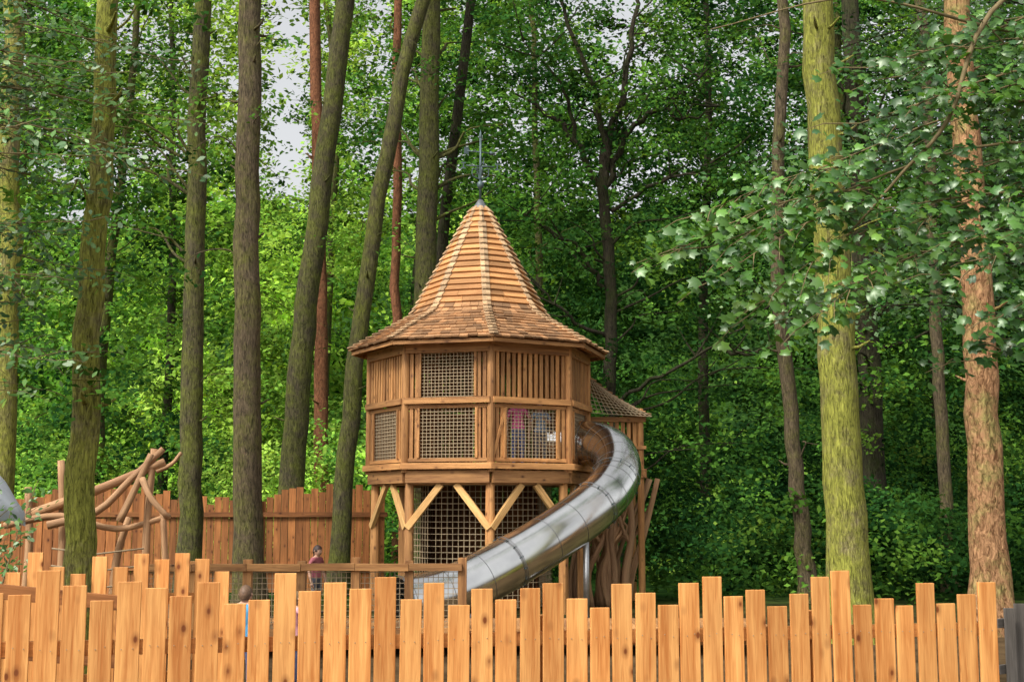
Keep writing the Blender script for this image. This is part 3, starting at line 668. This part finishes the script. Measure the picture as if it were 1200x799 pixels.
for i in range(len(P)-1):
    a,b=P[i],P[i+1]; yy=ey0-.25
    while yy<ey1+.2:
        w=random.uniform(.1,.16); lift=.02
        rm.hexa([Vector((a[0]-.03,yy,a[2])),Vector((b[0],yy,b[2]+lift)),Vector((b[0],yy+w,b[2]+lift)),Vector((a[0]-.03,yy+w,a[2])),
                 Vector((a[0]-.03,yy,a[2]+.015)),Vector((b[0],yy,b[2]+lift+.018)),Vector((b[0],yy+w,b[2]+lift+.018)),Vector((a[0]-.03,yy+w,a[2]+.015))],(.1,.1,.02)); yy+=w+.005
rm.obj('porch_roof',M_shin,en)
nn=MB(); nn.net((1.1,ey0-.3,3.42),(2.48,ey0-.3,3.34),(1.82,ey0-.27,3.70),(1.1,ey0-.27,4.23),16,9,.008)
nn.obj('netting',M_net,en)
lp=random.Random(3)
for i in range(19):
    x=lp.uniform(1.0,2.2); y=lp.uniform(22.4,24.0); tx=x+lp.uniform(-.25,.5)+.12; r=lp.uniform(.035,.065)
    pts=[(x,y,0),(x+lp.uniform(-.1,.1),y,.6),(x+(tx-x)*.5+lp.uniform(-.12,.12),y,1.3),(tx,y+lp.uniform(-.1,.1),2.26)]
    pp=smooth_path(pts,4); lgm.tube(pp,[r*(1.15-.4*j/len(pp)) for j in range(len(pp))],8,rough=.12)
    if i%2: 
        a=pp[7]; lgm.tube(smooth_path([a,a+Vector((lp.choice([-.15,.2]),0,.3)),a+Vector((lp.choice([-.25,.4]),0,.75))],3),[r*.7,r*.65,r*.6,r*.55,r*.5,r*.45,r*.4],7,rough=.1)
lgm.obj('crooked_log_legs',M_log,en)
lb=MB()
for i in range(7): lb.board((1.0+.2*i,22.9,2.14),(1.0+.2*i,24.5,2.14),.05,.12)
lb.obj('joists',M_tower,en)

# ------------------------------------------------------------ slide
sl=empty('tube_slide'); mb=MB()
sp=smooth_path([(.55,22.15,2.86),(1.05,22.05,2.84),(1.42,21.85,2.80),(1.68,21.4,2.62),(1.71,20.85,2.30),(1.50,20.3,1.96),(1.10,19.85,1.62),(.48,19.35,1.22),(-.25,18.85,.82),(-.92,18.4,.52),(-1.55,17.95,.40)],10)
rr=.385
mb.tube(sp,rr,48,cap=False)
mb.tube(sp,rr-.012,48,cap=False)
Lacc=0; ns=.18; cnt=0; fl_=MB(); gs=MB()
for i in range(1,len(sp)):
    Lacc+=(sp[i]-sp[i-1]).length
    if Lacc>ns:
        elbow=i<52; step=.27 if elbow else .62; ns+=step; cnt+=1
        t=(sp[min(i+1,len(sp)-1)]-sp[i-1]).normalized()
        big=cnt in(9,12,15)
        if big: 
            for s_ in(-.009,.009): gs.tube([sp[i]+t*(s_-.006),sp[i]+t*(s_+.006)],rr+.028,48,smooth=False,cap=False)
            x_=t.orthogonal().normalized(); y_=t.cross(x_)
            for b_ in range(14):
                a=b_/14*6.283; c=sp[i]+(x_*math.cos(a)+y_*math.sin(a))*(rr+.016); fl_.tube([c-t*.028,c+t*.028],.008,6)
        else: gs.tube([sp[i]-t*.004,sp[i]+t*.004],rr+.003,48,smooth=False,cap=False)
te=(sp[-1]-sp[-2]).normalized()
gs.tube([sp[-1]-te*.03,sp[-1]],rr+.02,40,cap=False)
mb.obj('steel_tube',M_steel,sl); fl_.obj('bolts',M_darkmetal,sl); gs.obj('seams',plain('weld_seam',(.30,.30,.30),.4,.9),sl)
mb=MB()
mb.tube([(1.12,19.6,0),(1.12,19.6,1.3)],.045,14); mb.tube([(1.12,19.6,0),(1.12,19.6,.02)],.12,14); mb.tube([(1.12,19.6,1.22),(1.10,19.75,1.34)],[.06,.12],12)
mb.tube([(-.6,18.6,0),(-.6,18.6,.35)],.045,14)
mb.obj('support_posts',plain('galvanised_steel',(.5,.5,.5),.4,.9),sl)

# ------------------------------------------------------------ people
M_skin=plain('skin',(.55,.32,.22),.55,0,.06); M_eye=plain('eye',(.02,.015,.01),.3)
def person(name,loc,h,shirt,trouser,hairc,rot=0,long=False,pose=0):
    e=empty(name,loc); e.rotation_euler=(0,0,R(rot))
    J=[((0,0,.52),.085),((0,.0,.62),.082),((0,.005,.74),.095),((0,0,.81),.06),((0,-.003,.855),.032),((0,-.01,.90),.034)]
    Ed=[(0,1),(1,2),(2,3),(3,4),(4,5)]
    def ch(par,pts):
        p=par
        for q in pts: J.append(q); Ed.append((p,len(J)-1)); p=len(J)-1
        return p
    hands=[]
    for s in(-1,1):
        up=pose and s==1
        arm=[((s*.085,0,.80),.042),((s*.135,.005,.765),.032)]
        if up: arm+=[((s*.17,-.06,.66),.026),((s*.13,-.19,.70),.021),((s*.12,-.22,.71),.018)]
        else: arm+=[((s*.165,.01,.62),.026),((s*.17,-.03,.50),.020),((s*.168,-.045,.455),.018)]
        ch(3,arm); hands.append((s,arm[-1][0],arm[-2][0]))
        ch(0,[((s*.055,0,.48),.062),((s*.06,-.008,.28),.040),((s*.062,.005,.06),.027),((s*.065,-.03,.022),.026),((s*.07,-.085,.018),.02)])
    me=bpy.data.meshes.new('body'); me.from_pydata([tuple(c*h for c in p) for p,_ in J],Ed,[])
    o=bpy.data.objects.new('body',me); link(o,e)
    sk=o.modifiers.new('skin','SKIN'); sk.use_smooth_shade=True
    for i,(p,r) in enumerate(J): me.skin_vertices[0].data[i].radius=(r*h,r*h*(.78 if i<3 else 1)); me.skin_vertices[0].data[i].use_root=(i==0)
    ss=o.modifiers.new('sub','SUBSURF'); ss.levels=2; ss.render_levels=2
    m,nt,out=newmat('clothes_'+name); L_=nt.links; tc=N(nt,'ShaderNodeTexCoord'); sx=N(nt,'ShaderNodeSeparateXYZ'); L_.new(tc.outputs['Object'],sx.inputs[0])
    dv=N(nt,'ShaderNodeMath',operation='DIVIDE'); L_.new(sx.outputs[2],dv.inputs[0]); dv.inputs[1].default_value=h
    rp=ramp(nt,[(0,(.06,.05,.05)),(.05,trouser),(.53,shirt),(.835,(.55,.32,.22))],'CONSTANT'); L_.new(dv.outputs[0],rp.inputs[0])
    ab=N(nt,'ShaderNodeMath',operation='ABSOLUTE'); L_.new(sx.outputs[0],ab.inputs[0])
    g=N(nt,'ShaderNodeMath',operation='GREATER_THAN'); L_.new(ab.outputs[0],g.inputs[0]); g.inputs[1].default_value=.125*h
    g2=N(nt,'ShaderNodeMath',operation='LESS_THAN'); L_.new(dv.outputs[0],g2.inputs[0]); g2.inputs[1].default_value=.70
    mu=N(nt,'ShaderNodeMath',operation='MULTIPLY'); L_.new(g.outputs[0],mu.inputs[0]); L_.new(g2.outputs[0],mu.inputs[1])
    col=mixc(nt,rp.outputs[0],(.55,.32,.22),mu.outputs[0])
    nz=N(nt,'ShaderNodeTexNoise',i_Scale=12.0,i_Detail=3.0); L_.new(tc.outputs['Object'],nz.inputs['Vector'])
    p=N(nt,'ShaderNodeBsdfPrincipled',i_Roughness=.85); L_.new(col,p.inputs['Base Color'])
    bp=N(nt,'ShaderNodeBump',i_Strength=.5,i_Distance=.03); L_.new(nz.outputs[0],bp.inputs['Height']); L_.new(bp.outputs[0],p.inputs['Normal'])
    L_.new(p.outputs[0],out.inputs[0]); me.materials.append(m)
    mb=MB()
    for s,w,f in hands:
        w=Vector(w)*h; f=Vector(f)*h; d=(w-f).normalized(); sd=Vector((s*.2,1,0)); sd=(sd-d*sd.dot(d)).normalized(); inn=d.cross(sd)*(-s)
        mb.tube([w-d*.01*h,w+d*.022*h,w+d*.045*h],[.016*h,.021*h,.017*h],8)
        for k,ln in enumerate((.036,.042,.039,.030)):
            b=w+d*.042*h+sd*(.0085*h*(1.5-k)); mb.tube([b,b+d*ln*h*.5+inn*.003*h,b+d*ln*h+inn*.014*h],[.0065*h,.0058*h,.0042*h],6)
        b=w+d*.012*h+sd*.016*h; mb.tube([b,b+sd*.016*h+d*.014*h,b+sd*.018*h+d*.034*h],[.008*h,.007*h,.005*h],6)
    mb.obj('hands',M_skin,e)
    hd=MB(); hr=MB(); ey=MB(); hh=h*.075; cz=.925*h; cy_=-.012*h
    def hp_(u,v,sc=1):
        a=2*math.pi*u; b=math.pi*v; X=math.sin(b)*math.cos(a); Y=math.sin(b)*math.sin(a); Z=math.cos(b)
        w=.80 if Z>-.1 else .80*(1-.28*(-Z-.1)); y_=Y*.95
        if Y<-.75 and abs(X)<.22 and -.35<Z<.1: y_-=.16*(1-abs(X)/.22)
        return Vector((X*w*hh*sc,cy_+y_*hh*sc,cz+Z*hh*1.12*sc))
    nu,nv=32,20; vs=[hp_(i/nu,j/nv) for j in range(nv+1) for i in range(nu)]
    fs=[(j*nu+i,(j+1)*nu+i,(j+1)*nu+(i+1)%nu,j*nu+(i+1)%nu) for j in range(nv) for i in range(nu)]
    hd.raw(vs,fs,smooth=True)
    for s in(-1,1): hd.tube([(s*.78*hh,cy_+.05*hh,cz-.15*hh),(s*.86*hh,cy_+.1*hh,cz+.02*hh),(s*.80*hh,cy_+.1*hh,cz+.17*hh)],[.07*hh,.13*hh,.08*hh],8)
    for s in(-1,1): ey.tube([(s*.3*hh,cy_-.80*hh,cz+.04*hh),(s*.3*hh,cy_-.90*hh,cz+.04*hh)],[.11*hh,.06*hh],10)
    ey.tube([(-.2*hh,cy_-.84*hh,cz-.5*hh),(0,cy_-.90*hh,cz-.52*hh),(.2*hh,cy_-.84*hh,cz-.5*hh)],.035*hh,6)
    vs=[]
    for j in range(nv+1):
        for i in range(nu):
            p=hp_(i/nu,j/nv*.68,1.10+random.uniform(-.015,.015)); y_=math.sin(2*math.pi*i/nu)
            lim=cz+.42*hh if y_<-.45 else (cz-.1*hh if y_<.2 else cz-(1.6 if long else .75)*hh)
            if p[2]<lim: p=Vector((p[0],p[1],lim))
            if y_>.2 and j==nv and long: p=Vector((p[0],p[1]+.2*hh,lim))
            vs.append(p)
    hr.raw(vs,fs,smooth=True)
    hd.obj('head',M_skin,e); hr.obj('hair',plain('hair_'+name,hairc,.6,0,.3,60),e); ey.obj('face_features',M_eye,e)
person('child',(.10,21.35,2.42),1.16,(.75,.12,.35),(.1,.12,.25),(.10,.05,.02),10,True,1)
person('child',(.48,21.75,2.42),1.10,(.35,.5,.7),(.15,.15,.18),(.05,.03,.02),-15,False,1)
person('child',(-2.52,12.3,0),.98,(.08,.35,.62),(.08,.1,.2),(.14,.08,.045),170,False)
person('child',(-3.25,21.6,0),1.10,(.35,.10,.12),(.1,.1,.12),(.04,.02,.015),60,True,0)
person('child',(-2.15,12.8,0),.90,(.7,.35,.4),(.08,.1,.2),(.3,.2,.1),150,False)

# ------------------------------------------------------------ light, world, camera
w=bpy.data.worlds.new('World'); scene.world=w; w.use_nodes=True; nt=w.node_tree
for n in list(nt.nodes): nt.nodes.remove(n)
sky=nt.nodes.new('ShaderNodeTexSky'); sky.sky_type='NISHITA'; sky.sun_disc=False
el=R(48); az=math.atan2(-.62,-.72)
sky.sun_elevation=el; sky.sun_rotation=az; sky.dust_density=5.0; sky.air_density=1.3
hs_=nt.nodes.new('ShaderNodeHueSaturation'); hs_.inputs['Saturation'].default_value=.12; hs_.inputs['Value'].default_value=1.5
bg=nt.nodes.new('ShaderNodeBackground'); bg.inputs[1].default_value=.15; wo=nt.nodes.new('ShaderNodeOutputWorld')
nt.links.new(sky.outputs[0],hs_.inputs['Color']); nt.links.new(hs_.outputs[0],bg.inputs[0]); nt.links.new(bg.outputs[0],wo.inputs[0])
sd=bpy.data.lights.new('sun','SUN'); sd.energy=2.9; sd.angle=R(10); sd.color=(1,.93,.82)
so=bpy.data.objects.new('sun',sd); link(so)
dirv=Vector((math.sin(az)*math.cos(el),math.cos(az)*math.cos(el),math.sin(el)))
so.rotation_euler=dirv.to_track_quat('Z','Y').to_euler(); so.location=dirv*50
cam=bpy.data.cameras.new('camera'); cam.lens=45; cam.sensor_width=36; cam.clip_end=1500; cam.clip_start=.1
co=bpy.data.objects.new('camera',cam); co.location=(0,0,1.7); co.rotation_euler=(R(97.5),0,0); link(co); scene.camera=co
print('polys', sum(len(o.data.polygons) for o in scene.objects if o.type=='MESH'))
